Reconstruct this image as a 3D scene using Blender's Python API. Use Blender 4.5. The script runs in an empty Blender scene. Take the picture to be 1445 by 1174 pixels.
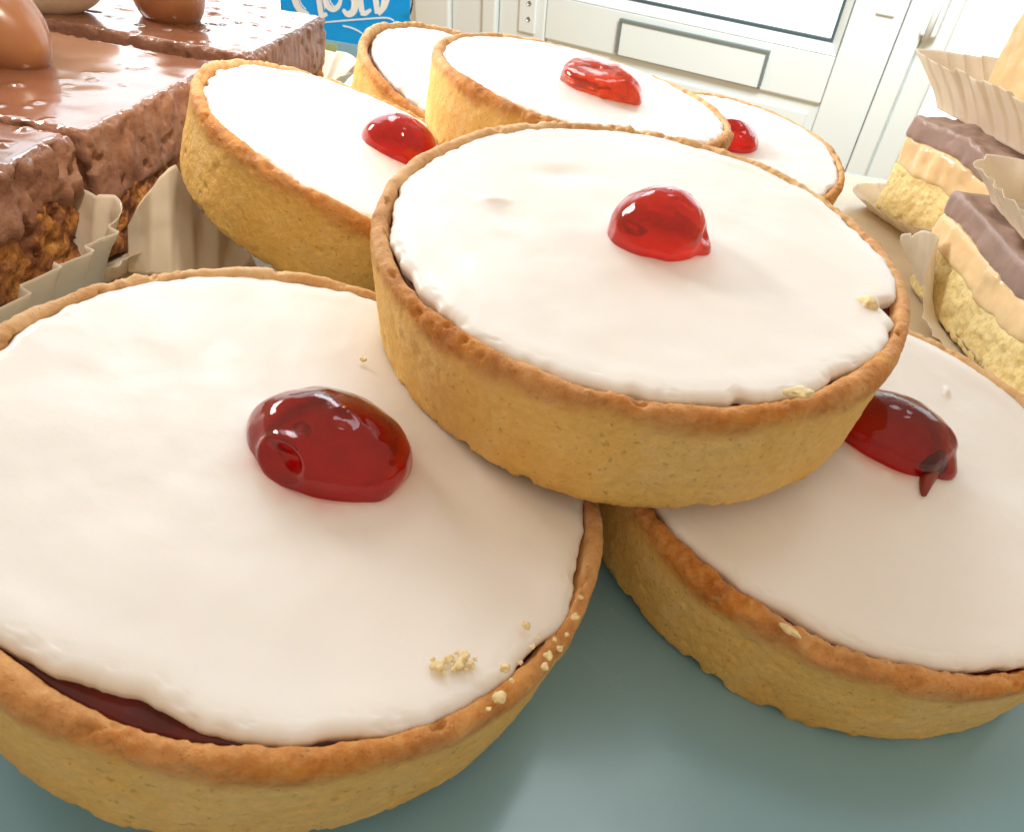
import bpy, bmesh, math, random
import numpy as np
from mathutils import Matrix, Vector

S = 0.001                                   # everything below is written in millimetres
scene = bpy.context.scene
COL = scene.collection
rng = np.random.default_rng(7)

# ------------------------------------------------------------------ camera data
CAM = np.array([-13.695, -74.972, 81.099])
M = np.array([[0.983539, -0.180694, 0.0], [0.110197, 0.599817, -0.792512], [0.143202, 0.779467, 0.609856]])
F, PW, PH = 1024.82, 1445.0, 1174.0
H, RB, RT = 17.0, 36.6, 37.5                # tart height, base radius, rim radius

def ray(px, py):
    return M @ np.array([(px - PW / 2) / F, (PH / 2 - py) / F, -1.0])

def at(px, py, z=None, y=None, x=None):
    v = ray(px, py)
    t = (z - CAM[2]) / v[2] if z is not None else ((y - CAM[1]) / v[1] if y is not None else (x - CAM[0]) / v[0])
    return CAM + v * t

# ------------------------------------------------------------------ noise
def _hash(i, j, k, seed):
    h = (i.astype(np.int64) * 374761393 + j.astype(np.int64) * 668265263 + k.astype(np.int64) * 2147483647 + seed * 974711) & 0xffffffff
    h = ((h ^ (h >> 13)) * 1274126177) & 0xffffffff
    h = ((h ^ (h >> 16)) * 2246822519) & 0xffffffff
    return ((h ^ (h >> 15)) & 0xffffff) / float(0xffffff) * 2 - 1

def vn(P, seed=0):
    P = np.asarray(P, float)
    I = np.floor(P)
    f = P - I
    u = f * f * f * (f * (f * 6 - 15) + 10)
    I = I.astype(np.int64)
    r = 0
    for a in (0, 1):
        for b in (0, 1):
            for c in (0, 1):
                w = (u[:, 0] if a else 1 - u[:, 0]) * (u[:, 1] if b else 1 - u[:, 1]) * (u[:, 2] if c else 1 - u[:, 2])
                r = r + w * _hash(I[:, 0] + a, I[:, 1] + b, I[:, 2] + c, seed)
    return r

def fbm(P, scale, octaves=3, seed=0, gain=0.5):
    P = np.asarray(P, float) / scale
    r, a = 0, 1.0
    for o in range(octaves):
        r = r + a * vn(P + o * 17.3, seed + o * 31)
        P = P * 2.03
        a *= gain
    return r

def smooth(a, b, x):
    t = np.clip((x - a) / (b - a), 0, 1)
    return t * t * (3 - 2 * t)

# ------------------------------------------------------------------ objects
def link(name, verts, faces, mat, parent=None, smooth_shade=True, merge=0.0, mats=None, fidx=None):
    me = bpy.data.meshes.new(name)
    me.from_pydata((np.asarray(verts, float) * S).tolist(), [], faces)
    for m in (mats or [mat]):
        me.materials.append(m)
    if fidx is not None:
        me.polygons.foreach_set('material_index', fidx)
    if merge:
        bm = bmesh.new(); bm.from_mesh(me)
        bmesh.ops.remove_doubles(bm, verts=bm.verts, dist=merge * S)
        bmesh.ops.recalc_face_normals(bm, faces=bm.faces)
        bm.to_mesh(me); bm.free()
    me.polygons.foreach_set('use_smooth', [smooth_shade] * len(me.polygons))
    me.update()
    o = bpy.data.objects.new(name, me)
    COL.objects.link(o)
    if parent:
        o.parent = parent
    return o

def tag(o, label=None, cat=None, group=None, kind=None):
    if label: o['label'] = label
    if cat: o['category'] = cat
    if group: o['group'] = group
    if kind: o['kind'] = kind
    return o

def thing(name, label, cat, mat4=None, group=None):
    o = bpy.data.objects.new(name, None)
    o.empty_display_size = 0.01
    COL.objects.link(o)
    if mat4 is not None:
        m = Matrix(mat4)
        m.translation = m.translation * S
        o.matrix_world = m
    return tag(o, label, cat, group)

def frame(loc, xa, ya, za):
    m = np.eye(4)
    m[:3, 0], m[:3, 1], m[:3, 2], m[:3, 3] = xa, ya, za, loc
    return m.tolist()

def rotz(loc, deg):
    c, s = math.cos(math.radians(deg)), math.sin(math.radians(deg))
    return frame(loc, (c, s, 0), (-s, c, 0), (0, 0, 1))

def grid(nr, nc, wrap=True, off=0, flip=False):
    f = []
    for i in range(nr - 1):
        for j in range(nc if wrap else nc - 1):
            k = (j + 1) % nc
            q = (off + i * nc + j, off + i * nc + k, off + (i + 1) * nc + k, off + (i + 1) * nc + j)
            f.append(q[::-1] if flip else q)
    return f

def box_mesh(x0, x1, y0, y1, z0, z1):
    v = [(x, y, z) for z in (z0, z1) for y in (y0, y1) for x in (x0, x1)]
    f = [(0, 2, 3, 1), (4, 5, 7, 6), (0, 1, 5, 4), (2, 6, 7, 3), (0, 4, 6, 2), (1, 3, 7, 5)]
    return v, f

def merge_meshes(parts):
    V, Fc = [], []
    for v, f in parts:
        o = len(V)
        V += [tuple(p) for p in v]
        Fc += [tuple(i + o for i in q) for q in f]
    return V, Fc

def bevel_box(name, x0, x1, y0, y1, z0, z1, mat, parent, b=1.5):
    v, f = box_mesh(x0, x1, y0, y1, z0, z1)
    o = link(name, v, f, mat, parent, smooth_shade=False)
    if b:
        md = o.modifiers.new('Bevel', 'BEVEL'); md.width = b * S; md.segments = 2
    return o

# ------------------------------------------------------------------ materials
def new_mat(name):
    m = bpy.data.materials.new(name)
    m.use_nodes = True
    nt = m.node_tree
    nt.nodes.clear()
    out = nt.nodes.new('ShaderNodeOutputMaterial')
    b = nt.nodes.new('ShaderNodeBsdfPrincipled')
    nt.links.new(b.outputs[0], out.inputs[0])
    return m, nt, b, out

def N(nt, t, **kw):
    n = nt.nodes.new(t)
    for k, v in kw.items():
        if hasattr(n, k) and k not in n.inputs:
            setattr(n, k, v)
        else:
            n.inputs[k].default_value = v
    return n

def noise(nt, scale, detail=4, rough=0.55, coord=None, dist=0.0):
    n = nt.nodes.new('ShaderNodeTexNoise')
    n.inputs['Scale'].default_value = scale
    n.inputs['Detail'].default_value = detail
    n.inputs['Roughness'].default_value = rough
    n.inputs['Distortion'].default_value = dist
    if coord is None:
        coord = nt.nodes.new('ShaderNodeTexCoord').outputs['Object']
    nt.links.new(coord, n.inputs['Vector'])
    return n.outputs['Fac']

def ramp(nt, fac, stops, interp='LINEAR'):
    r = nt.nodes.new('ShaderNodeValToRGB')
    r.color_ramp.interpolation = interp
    e = r.color_ramp.elements
    while len(e) < len(stops):
        e.new(0.5)
    for i, (p, c) in enumerate(stops):
        e[i].position = p
        e[i].color = (*c, 1) if len(c) == 3 else c
    nt.links.new(fac, r.inputs['Fac'])
    return r.outputs['Color']

def mix(nt, fac, a, b, mode='MIX'):
    m = nt.nodes.new('ShaderNodeMix')
    m.data_type = 'RGBA'
    m.blend_type = mode
    for s, i in ((fac, 0), (a, 6), (b, 7)):
        if hasattr(s, 'links'):
            nt.links.new(s, m.inputs[i])
        elif i == 0:
            m.inputs[0].default_value = s
        else:
            m.inputs[i].default_value = (*s, 1)
    return m.outputs[2]

def math_n(nt, op, a, b=None, clamp=False):
    m = nt.nodes.new('ShaderNodeMath')
    m.operation = op
    m.use_clamp = clamp
    for i, s in enumerate((a, b)):
        if s is None: continue
        if hasattr(s, 'links'): nt.links.new(s, m.inputs[i])
        else: m.inputs[i].default_value = s
    return m.outputs[0]

def bump(nt, b, height, strength, dist=0.001, prev=None):
    n = nt.nodes.new('ShaderNodeBump')
    n.inputs['Strength'].default_value = strength
    n.inputs['Distance'].default_value = dist
    nt.links.new(height, n.inputs['Height'])
    if prev is not None: nt.links.new(prev, n.inputs['Normal'])
    nt.links.new(n.outputs[0], b.inputs['Normal'])
    return n.outputs[0]

def sss(b, weight, radius, scale):
    b.inputs['Subsurface Weight'].default_value = weight
    b.inputs['Subsurface Radius'].default_value = radius
    b.inputs['Subsurface Scale'].default_value = scale

def simple(name, col, rough=0.5, spec=0.5, metal=0.0, nscale=0, namt=0.0, bscale=0, bamt=0.0, bdist=0.0005):
    m, nt, b, out = new_mat(name)
    b.inputs['Base Color'].default_value = (*col, 1)
    b.inputs['Roughness'].default_value = rough
    b.inputs['Specular IOR Level'].default_value = spec
    b.inputs['Metallic'].default_value = metal
    if nscale:
        f = noise(nt, nscale)
        lo = tuple(c * (1 - namt) for c in col); hi = tuple(min(1, c * (1 + namt)) for c in col)
        nt.links.new(ramp(nt, f, [(0.3, lo), (0.7, hi)]), b.inputs['Base Color'])
    if bscale:
        bump(nt, b, noise(nt, bscale), bamt, bdist)
    return m

def pastry_material():
    m, nt, b, out = new_mat('baked_shortcrust_pastry')
    tc = nt.nodes.new('ShaderNodeTexCoord')
    co = tc.outputs['Object']
    sep = nt.nodes.new('ShaderNodeSeparateXYZ'); nt.links.new(co, sep.inputs[0])
    big = noise(nt, 70, 3, 0.5, co)
    fine = noise(nt, 900, 5, 0.7, co)
    mid = noise(nt, 260, 4, 0.6, co)
    pale = ramp(nt, big, [(0.25, (0.79, 0.455, 0.105)), (0.5, (0.86, 0.55, 0.16)), (0.75, (0.89, 0.63, 0.25))])
    pale = mix(nt, ramp(nt, fine, [(0.35, (0, 0, 0)), (0.62, (1, 1, 1))]), mix(nt, 0.26, pale, (0.48, 0.26, 0.07)), pale)
    # small darker baked freckles
    fre = ramp(nt, mid, [(0.70, (0, 0, 0)), (0.78, (1, 1, 1))])
    pale = mix(nt, math_n(nt, 'MULTIPLY', fre, 0.5), pale, (0.42, 0.19, 0.04))
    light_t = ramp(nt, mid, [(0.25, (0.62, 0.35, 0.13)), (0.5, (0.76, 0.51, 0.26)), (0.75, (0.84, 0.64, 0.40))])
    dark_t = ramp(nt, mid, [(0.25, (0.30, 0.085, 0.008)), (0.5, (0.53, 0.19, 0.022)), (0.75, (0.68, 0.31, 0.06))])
    bake_and_light = math_n(nt, 'ADD', math_n(nt, 'MULTIPLY', sep.outputs[1], -12.0), math_n(nt, 'MULTIPLY', math_n(nt, 'SUBTRACT', noise(nt, 55, 3, 0.5, co), 0.5), 1.6))  # window light painted in: rim paler at back, darker in front, plus patchy browning
    bake_and_light = math_n(nt, 'ADD', bake_and_light, 0.42, True)
    toast = mix(nt, bake_and_light, light_t, dark_t)
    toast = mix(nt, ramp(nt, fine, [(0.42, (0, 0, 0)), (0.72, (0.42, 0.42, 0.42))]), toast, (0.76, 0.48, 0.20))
    pores = ramp(nt, noise(nt, 1150, 2, 0.5, co), [(0.66, (0, 0, 0)), (0.72, (1, 1, 1))])
    pale = mix(nt, math_n(nt, 'MULTIPLY', pores, 0.45), pale, (0.50, 0.27, 0.07))
    flour = ramp(nt, noise(nt, 130, 4, 0.6, co), [(0.55, (0, 0, 0)), (0.75, (0.5, 0.5, 0.5))])
    pale = mix(nt, flour, pale, (0.86, 0.66, 0.33))
    zz = math_n(nt, 'ADD', sep.outputs[2], math_n(nt, 'MULTIPLY', math_n(nt, 'SUBTRACT', big, 0.5), 0.007))
    zz = math_n(nt, 'ADD', zz, math_n(nt, 'MULTIPLY', math_n(nt, 'SUBTRACT', mid, 0.5), 0.0025))
    mr = nt.nodes.new('ShaderNodeMapRange')
    mr.interpolation_type = 'SMOOTHSTEP'
    nt.links.new(zz, mr.inputs['Value'])
    mr.inputs['From Min'].default_value = (H - 3.4) * S
    mr.inputs['From Max'].default_value = (H - 0.6) * S
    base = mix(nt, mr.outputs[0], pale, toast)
    # browned bottom edge
    mb = nt.nodes.new('ShaderNodeMapRange'); mb.interpolation_type = 'SMOOTHSTEP'
    nt.links.new(zz, mb.inputs['Value'])
    mb.inputs['From Min'].default_value = 0.0; mb.inputs['From Max'].default_value = 2.2 * S
    mb.inputs['To Min'].default_value = 0.45; mb.inputs['To Max'].default_value = 0.0
    base = mix(nt, mb.outputs[0], base, (0.52, 0.25, 0.06))
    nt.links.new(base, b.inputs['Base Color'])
    b.inputs['Roughness'].default_value = 0.62
    b.inputs['Specular IOR Level'].default_value = 0.35
    sss(b, 0.25, (1.0, 0.5, 0.2), 0.0015)
    p = bump(nt, b, fine, 0.6, 0.0005)
    p = bump(nt, b, noise(nt, 2600, 3, 0.7, co), 0.4, 0.00025, p)
    p = bump(nt, b, mid, 0.45, 0.0009, p)
    bump(nt, b, math_n(nt, 'SUBTRACT', 1.0, pores), 0.6, 0.0003, p)
    return m

def icing_material():
    m, nt, b, out = new_mat('white_fondant_icing')
    f = noise(nt, 45, 3, 0.5)
    ab = nt.nodes.new('ShaderNodeAttribute'); ab.attribute_name = 'cherry_bleed'
    base = ramp(nt, f, [(0.3, (0.86, 0.84, 0.81)), (0.7, (0.89, 0.88, 0.86))])
    nt.links.new(mix(nt, math_n(nt, 'MULTIPLY', ab.outputs['Fac'], 0.55), base, (0.78, 0.22, 0.24)), b.inputs['Base Color'])
    b.inputs['Roughness'].default_value = 0.36
    b.inputs['Specular IOR Level'].default_value = 0.45
    sss(b, 0.6, (1.0, 0.72, 0.5), 0.0022)
    rr = noise(nt, 120, 3)
    nt.links.new(ramp(nt, rr, [(0.3, (0.30,) * 3), (0.7, (0.44,) * 3)]), b.inputs['Roughness'])
    p = bump(nt, b, noise(nt, 80, 3, 0.5), 0.13, 0.0013)
    bump(nt, b, noise(nt, 1400, 2), 0.05, 0.0003, p)
    return m

def cherry_material(density, c0, c1, clear=0.86):
    m, nt, b, out = new_mat('glace_cherry')
    f = noise(nt, 260, 3)
    nt.links.new(ramp(nt, f, [(0.3, c0), (0.7, c1)]), b.inputs['Base Color'])
    b.inputs['Roughness'].default_value = 0.06
    b.inputs['IOR'].default_value = 1.45
    b.inputs['Transmission Weight'].default_value = clear
    sss(b, 1.0, (1.0, 0.08, 0.04), 0.004)
    b.inputs['Coat Weight'].default_value = 0.25
    b.inputs['Coat Roughness'].default_value = 0.05
    p = bump(nt, b, noise(nt, 240, 2), 0.20, 0.0013)
    bump(nt, b, noise(nt, 750, 2), 0.10, 0.0004, p)
    va = N(nt, 'ShaderNodeVolumeAbsorption')
    va.inputs['Color'].default_value = (0.95, 0.08, 0.03, 1)
    va.inputs['Density'].default_value = density
    nt.links.new(va.outputs[0], out.inputs['Volume'])
    return m

def chocolate_top_material():
    m, nt, b, out = new_mat('set_milk_chocolate')
    f = noise(nt, 60, 4)
    nt.links.new(ramp(nt, f, [(0.3, (0.19, 0.075, 0.042)), (0.7, (0.27, 0.118, 0.07))]), b.inputs['Base Color'])
    b.inputs['Roughness'].default_value = 0.14
    b.inputs['Specular IOR Level'].default_value = 0.75
    b.inputs['Coat Weight'].default_value = 0.6
    b.inputs['Coat Roughness'].default_value = 0.08
    sss(b, 0.1, (1, .5, .3), 0.001)
    p = bump(nt, b, noise(nt, 70, 2), 0.05, 0.002)
    bump(nt, b, noise(nt, 420, 2), 0.03, 0.0006, p)
    return m

def chocolate_cut_material():
    m, nt, b, out = new_mat('cut_chocolate')
    f = noise(nt, 300, 5, 0.65)
    g = noise(nt, 60, 3)
    c = ramp(nt, f, [(0.25, (0.10, 0.040, 0.024)), (0.45, (0.25, 0.115, 0.072)), (0.75, (0.40, 0.22, 0.15))])
    c = mix(nt, ramp(nt, g, [(0.35, (0, 0, 0)), (0.7, (0.5, 0.5, 0.5))]), c, (0.38, 0.20, 0.14))
    nt.links.new(c, b.inputs['Base Color'])
    b.inputs['Roughness'].default_value = 0.5
    p = bump(nt, b, f, 0.35, 0.0008)
    bump(nt, b, noise(nt, 1300, 3), 0.4, 0.0004, p)
    return m

def biscuit_material():
    m, nt, b, out = new_mat('chocolate_biscuit_crumb')
    tc = nt.nodes.new('ShaderNodeTexCoord')
    vor = nt.nodes.new('ShaderNodeTexVoronoi'); vor.feature = 'SMOOTH_F1'; vor.inputs['Scale'].default_value = 420
    nt.links.new(tc.outputs['Object'], vor.inputs['Vector'])
    g = noise(nt, 210, 5, 0.65, tc.outputs['Object'], 0.6)
    c = ramp(nt, g, [(0.30, (0.10, 0.032, 0.014)), (0.42, (0.24, 0.09, 0.035)), (0.52, (0.50, 0.21, 0.05)), (0.64, (0.70, 0.36, 0.09)), (0.78, (0.76, 0.48, 0.18))])
    f = noise(nt, 900, 4, 0.7)
    c = mix(nt, ramp(nt, f, [(0.3, (0.6,) * 3), (0.6, (0, 0, 0))]), c, (0.14, 0.045, 0.015))
    nt.links.new(c, b.inputs['Base Color'])
    b.inputs['Roughness'].default_value = 0.7
    p = bump(nt, b, vor.outputs['Distance'], 0.7, 0.002)
    bump(nt, b, f, 0.6, 0.0006, p)
    return m

def shortbread_material():
    m, nt, b, out = new_mat('pale_shortbread_crumb')
    f = noise(nt, 700, 5, 0.7); g = noise(nt, 120, 3)
    c = ramp(nt, f, [(0.3, (0.72, 0.50, 0.17)), (0.5, (0.87, 0.71, 0.34)), (0.75, (0.91, 0.80, 0.50))])
    c = mix(nt, ramp(nt, g, [(0.4, (0, 0, 0)), (0.75, (0.5,) * 3)]), c, (0.84, 0.62, 0.22))
    nt.links.new(c, b.inputs['Base Color'])
    b.inputs['Roughness'].default_value = 0.75
    sss(b, 0.3, (1, .7, .3), 0.0015)
    p = bump(nt, b, f, 0.7, 0.0008)
    bump(nt, b, g, 0.5, 0.002, p)
    return m

def paper_material():
    m, nt, b, out = new_mat('greaseproof_paper')
    f = noise(nt, 160, 4)
    col = ramp(nt, f, [(0.3, (0.88, 0.81, 0.70)), (0.7, (0.93, 0.88, 0.80))])
    nt.links.new(col, b.inputs['Base Color'])
    b.inputs['Roughness'].default_value = 0.55
    b.inputs['Specular IOR Level'].default_value = 0.3
    p = bump(nt, b, noise(nt, 350, 3), 0.15, 0.0006)
    tr = nt.nodes.new('ShaderNodeBsdfTranslucent')
    tr.inputs['Color'].default_value = (0.90, 0.81, 0.67, 1)
    mx = nt.nodes.new('ShaderNodeMixShader'); mx.inputs[0].default_value = 0.4
    nt.links.new(b.outputs[0], mx.inputs[1]); nt.links.new(tr.outputs[0], mx.inputs[2])
    nt.links.new(mx.outputs[0], out.inputs[0])
    return m

def glass_material():
    m, nt, b, out = new_mat('window_glass')
    nt.nodes.remove(b)
    tr = nt.nodes.new('ShaderNodeBsdfTransparent'); tr.inputs[0].default_value = (0.95, 0.97, 0.96, 1)
    gl = nt.nodes.new('ShaderNodeBsdfGlossy'); gl.inputs['Roughness'].default_value = 0.02
    ge = nt.nodes.new('ShaderNodeNewGeometry')
    dp_ = nt.nodes.new('ShaderNodeVectorMath'); dp_.operation = 'DOT_PRODUCT'
    nt.links.new(ge.outputs['Normal'], dp_.inputs[0]); nt.links.new(ge.outputs['Incoming'], dp_.inputs[1])
    c_ = math_n(nt, 'ABSOLUTE', dp_.outputs['Value'])
    fr = math_n(nt, 'ADD', math_n(nt, 'MULTIPLY', math_n(nt, 'POWER', math_n(nt, 'SUBTRACT', 1.0, c_, True), 5.0), 0.9), 0.035)
    mx = nt.nodes.new('ShaderNodeMixShader')
    nt.links.new(fr, mx.inputs[0]); nt.links.new(tr.outputs[0], mx.inputs[1]); nt.links.new(gl.outputs[0], mx.inputs[2])
    nt.links.new(mx.outputs[0], out.inputs[0])
    return m

def counter_material():
    m, nt, b, out = new_mat('glossy_teal_counter')
    f = noise(nt, 14, 3); g = noise(nt, 2500, 2)
    c = ramp(nt, f, [(0.3, (0.20, 0.42, 0.54)), (0.7, (0.26, 0.48, 0.61))])
    nt.links.new(c, b.inputs['Base Color'])
    b.inputs['Roughness'].default_value = 0.22
    b.inputs['Specular IOR Level'].default_value = 0.5
    nt.links.new(ramp(nt, noise(nt, 30, 4), [(0.3, (0.14,) * 3), (0.7, (0.30,) * 3)]), b.inputs['Roughness'])
    bump(nt, b, g, 0.03, 0.0002)
    return m

def jam_material():
    m, nt, b, out = new_mat('dark_red_jam')
    nt.links.new(ramp(nt, noise(nt, 200), [(0.3, (0.07, 0.004, 0.004)), (0.7, (0.15, 0.010, 0.006))]), b.inputs['Base Color'])
    b.inputs['Roughness'].default_value = 0.15
    bump(nt, b, noise(nt, 220, 2), 0.12, 0.0008)
    return m

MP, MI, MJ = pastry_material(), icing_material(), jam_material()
MC = {'orange': cherry_material(40, (0.82, 0.07, 0.015), (0.92, 0.18, 0.04)), 'bright': cherry_material(75, (0.78, 0.022, 0.010), (0.88, 0.06, 0.022)),
      'red': cherry_material(130, (0.66, 0.012, 0.006), (0.80, 0.03, 0.012)), 'dark': cherry_material(480, (0.42, 0.003, 0.003), (0.66, 0.012, 0.006), 0.98)}
MCT, MCC, MB = chocolate_top_material(), chocolate_cut_material(), biscuit_material()
MS, MPA, MG, MK = shortbread_material(), paper_material(), glass_material(), counter_material()
MCAR = simple('soft_caramel', (0.80, 0.58, 0.33), 0.24, 0.45, nscale=70, namt=0.12, bscale=140, bamt=0.3, bdist=0.0015)
sss(MCAR.node_tree.nodes['Principled BSDF'], 0.4, (1, .6, .25), 0.003)
MMC = simple('bloomed_milk_chocolate', (0.33, 0.225, 0.195), 0.35, 0.5, nscale=80, namt=0.12, bscale=220, bamt=0.3, bdist=0.001)
MPVC = simple('white_upvc', (0.74, 0.79, 0.77), 0.35, 0.4, nscale=6, namt=0.02)
MGROOVE = simple('groove_shadow_gap', (0.34, 0.37, 0.37), 0.6)
MSEAL = simple('dark_grey_rubber_seal', (0.06, 0.09, 0.10), 0.5)
MTRIM = simple('grey_letterbox_trim', (0.17, 0.20, 0.19), 0.4)
MSTEEL = simple('steel_screw', (0.5, 0.5, 0.48), 0.3, metal=1.0)
MBLUE = simple('blue_sign_paint', (0.02, 0.43, 0.68), 0.4, nscale=30, namt=0.06)
MWPAINT = simple('white_lettering_paint', (0.86, 0.93, 0.94), 0.5)
MYEL = simple('pale_yellow_paint', (0.72, 0.78, 0.45), 0.5, nscale=120, namt=0.08)
MTEAL = simple('pale_aqua_paint', (0.55, 0.76, 0.76), 0.5, nscale=120, namt=0.06)
def glow_through(m, col, amt):
    nt_ = m.node_tree
    b_ = nt_.nodes['Principled BSDF']; o_ = [n for n in nt_.nodes if n.type == 'OUTPUT_MATERIAL'][0]
    t_ = nt_.nodes.new('ShaderNodeBsdfTranslucent'); t_.inputs['Color'].default_value = (*col, 1)
    x_ = nt_.nodes.new('ShaderNodeMixShader'); x_.inputs[0].default_value = amt
    nt_.links.new(b_.outputs[0], x_.inputs[1]); nt_.links.new(t_.outputs[0], x_.inputs[2]); nt_.links.new(x_.outputs[0], o_.inputs[0])
glow_through(MBLUE, (0.04, 0.58, 0.95), 0.6)
glow_through(MTEAL, (0.8, 0.92, 0.9), 0.6)
glow_through(MYEL, (0.9, 0.92, 0.6), 0.6)
MCORD = simple('black_cord', (0.01, 0.012, 0.015), 0.6)
MEGGW = simple('speckled_cream_sugar_shell', (0.80, 0.72, 0.58), 0.4, nscale=500, namt=0.06, bscale=300, bamt=0.25)
MEGG = simple('milk_chocolate_egg', (0.34, 0.145, 0.066), 0.26, 0.5, nscale=60, namt=0.08, bscale=260, bamt=0.06)
MCRUMB = simple('golden_crumb', (0.86, 0.70, 0.38), 0.7, nscale=900, namt=0.2, bscale=1500, bamt=0.4, bdist=0.0003)

# ------------------------------------------------------------------ counter
nx = 60
v, f = box_mesh(-420, 420, -260, 226, -12, 0)
ctr = link('counter_top', v, f, MK, smooth_shade=False)
md = ctr.modifiers.new('Bevel', 'BEVEL'); md.width = 1.5 * S; md.segments = 3
tag(ctr, 'glossy grey teal counter top under all the tarts and slices', 'counter top', kind='structure')

# ------------------------------------------------------------------ tarts
def resample(pts, step):
    pts = np.asarray(pts, float)
    d = np.r_[0, np.cumsum(np.linalg.norm(np.diff(pts, axis=0), axis=1))]
    n = int(d[-1] / step) + 1
    t = np.linspace(0, d[-1], n)
    return np.c_[np.interp(t, d, pts[:, 0]), np.interp(t, d, pts[:, 1])]

def smooth_poly(pts, it=2):
    pts = [np.array(p, float) for p in pts]
    for _ in range(it):
        q = [pts[0]]
        for a, b in zip(pts[:-1], pts[1:]):
            q += [a * .75 + b * .25, a * .25 + b * .75]
        q.append(pts[-1]); pts = q
    return np.array(pts)

class Tart:
    def __init__(self, name_label, top, n, seed, fine=True):
        self.n = np.array(n) / np.linalg.norm(n)
        x = np.array([1.0, 0, 0]); x -= self.n * (x @ self.n); x /= np.linalg.norm(x)
        self.x, self.y = x, np.cross(self.n, x)
        self.top = np.array(top, float)
        self.base = self.top - self.n * H
        self.seed = seed
        self.root = thing('iced_tart', name_label, 'iced tart', frame(self.base, self.x, self.y, self.n), 'iced tarts topped with glace cherries')
        self.na = 720 if fine else 480
        self.step = 0.36 if fine else 0.5

    def loc(self, px, py, dz=0.6):
        """pixel -> local x, y on the icing plane"""
        c = self.top + self.n * dz
        v = ray(px, py)
        t = ((c - CAM) @ self.n) / (v @ self.n)
        P = CAM + v * t - self.top
        return np.array([P @ self.x, P @ self.y]), np.linalg.norm(v * t)

    def pastry(self, chips=()):
        prof = [(0.0, 0.0), (RB - 3, 0), (RB - 0.9, 0.05), (RB - 0.1, 0.8), (RB + 0.05, 2), (RB + 0.5, 8), (RT - 0.25, H - 3.6), (RT, H - 1.8),
                (RT - 0.1, H - 0.5), (RT - 0.55, H + 0.2), (RT - 1.2, H + 0.52), (RT - 1.9, H + 0.48), (RT - 2.35, H + 0.1), (RT - 2.7, H - 1.2), (RT - 3.6, H - 3.4), (0.0, H - 3.4)]
        pr = smooth_poly(prof[1:-1], 2)
        pr = resample(pr, self.step)
        nr = len(pr)
        th = np.linspace(0, 2 * np.pi, self.na, endpoint=False)
        R = pr[:, 0][:, None] * np.ones_like(th)[None]
        Z = pr[:, 1][:, None] * np.ones_like(th)[None]
        t = np.gradient(pr, axis=0); t /= np.linalg.norm(t, axis=1)[:, None]
        nr_, nz_ = t[:, 1], -t[:, 0]
        X = np.c_[(R * np.cos(th)).ravel(), (R * np.sin(th)).ravel(), Z.ravel()]
        s = self.seed * 100
        rimw = smooth(H - 2.2, H + 0.4, Z.ravel())
        botw = 1 - smooth(0.6, 2.6, Z.ravel())
        crm = smooth(-0.2, 0.5, fbm(X, 16, 2, s + 60))              # stretches of the rim that crumbled in the tin
        d = fbm(X, 14, 2, s) * 0.30 + fbm(X, 3.0, 3, s + 5) * (0.10 + 0.05 * rimw) + fbm(X, 0.9, 2, s + 9) * (0.05 + 0.10 * rimw * (0.4 + 1.2 * crm))
        d += fbm(X, 0.45, 1, s + 13) * (0.02 + 0.10 * rimw * crm)
        # pits in the crust and ragged bottom edge
        pit = fbm(X, 2.2, 2, s + 21)
        d -= smooth(0.6, 1.05, pit) * (0.25 + 0.45 * rimw)
        # lumpy crumb on the rim
        lum = fbm(X * np.array([1, 1, 1.6]), 1.7, 2, s + 40)
        d += rimw * (0.04 + 0.22 * crm) * np.maximum(lum, 0) ** 1.3
        edge = fbm(X * np.array([1, 1, 0.3]), 2.6, 4, s + 33, 0.65)
        rag = botw * np.maximum(0, edge) * 1.3
        d = d - rag * 0.38
        for a, w, dep in chips:
            da = np.abs((np.arctan2(X[:, 1], X[:, 0]) - a + np.pi) % (2 * np.pi) - np.pi)
            d -= dep * np.exp(-(da / w) ** 4) * (1 - smooth(0.5, 3.0, Z.ravel()))
        # wavy rim height
        wz = rimw * (fbm(np.c_[np.cos(np.tile(th, nr)) * 37, np.sin(np.tile(th, nr)) * 37, np.zeros(X.shape[0])], 16, 2, s + 3) * 0.35)
        nrr = np.repeat(nr_, self.na); nzz = np.repeat(nz_, self.na)
        tt = np.tile(th, nr)
        X = X + np.c_[np.cos(tt) * nrr, np.sin(tt) * nrr, nzz] * d[:, None]
        X[:, 2] += wz
        X[:, 2] = np.maximum(X[:, 2], 0)
        V = np.vstack([X, [[0, 0, 0], [0, 0, H - 3.4]]])
        Fc = grid(nr, self.na)
        b, t_ = len(X), len(X) + 1
        for j in range(self.na):
            k = (j + 1) % self.na
            Fc.append((b, k, j)); Fc.append((t_, (nr - 1) * self.na + j, (nr - 1) * self.na + k))
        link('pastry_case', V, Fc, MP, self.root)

    def jam(self):
        na, nr = 180, 30
        th = np.linspace(0, 2 * np.pi, na, endpoint=False)
        r = np.linspace(1, RT - 2.5, nr)
        X = np.c_[(r[:, None] * np.cos(th)).ravel(), (r[:, None] * np.sin(th)).ravel(), np.zeros(na * nr)]
        X[:, 2] = H - 1.5 + 0.25 * fbm(X, 6, 3, self.seed + 77)
        low = X.copy()[-na:]; low[:, 2] = H - 3.2
        V = np.vstack([X, low, [[0, 0, H - 1.5]]])
        Fc = grid(nr + 1, na)
        c = len(V) - 1
        Fc += [(c, j, (j + 1) % na) for j in range(na)]
        link('jam_filling', V, Fc, MJ, self.root)

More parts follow.
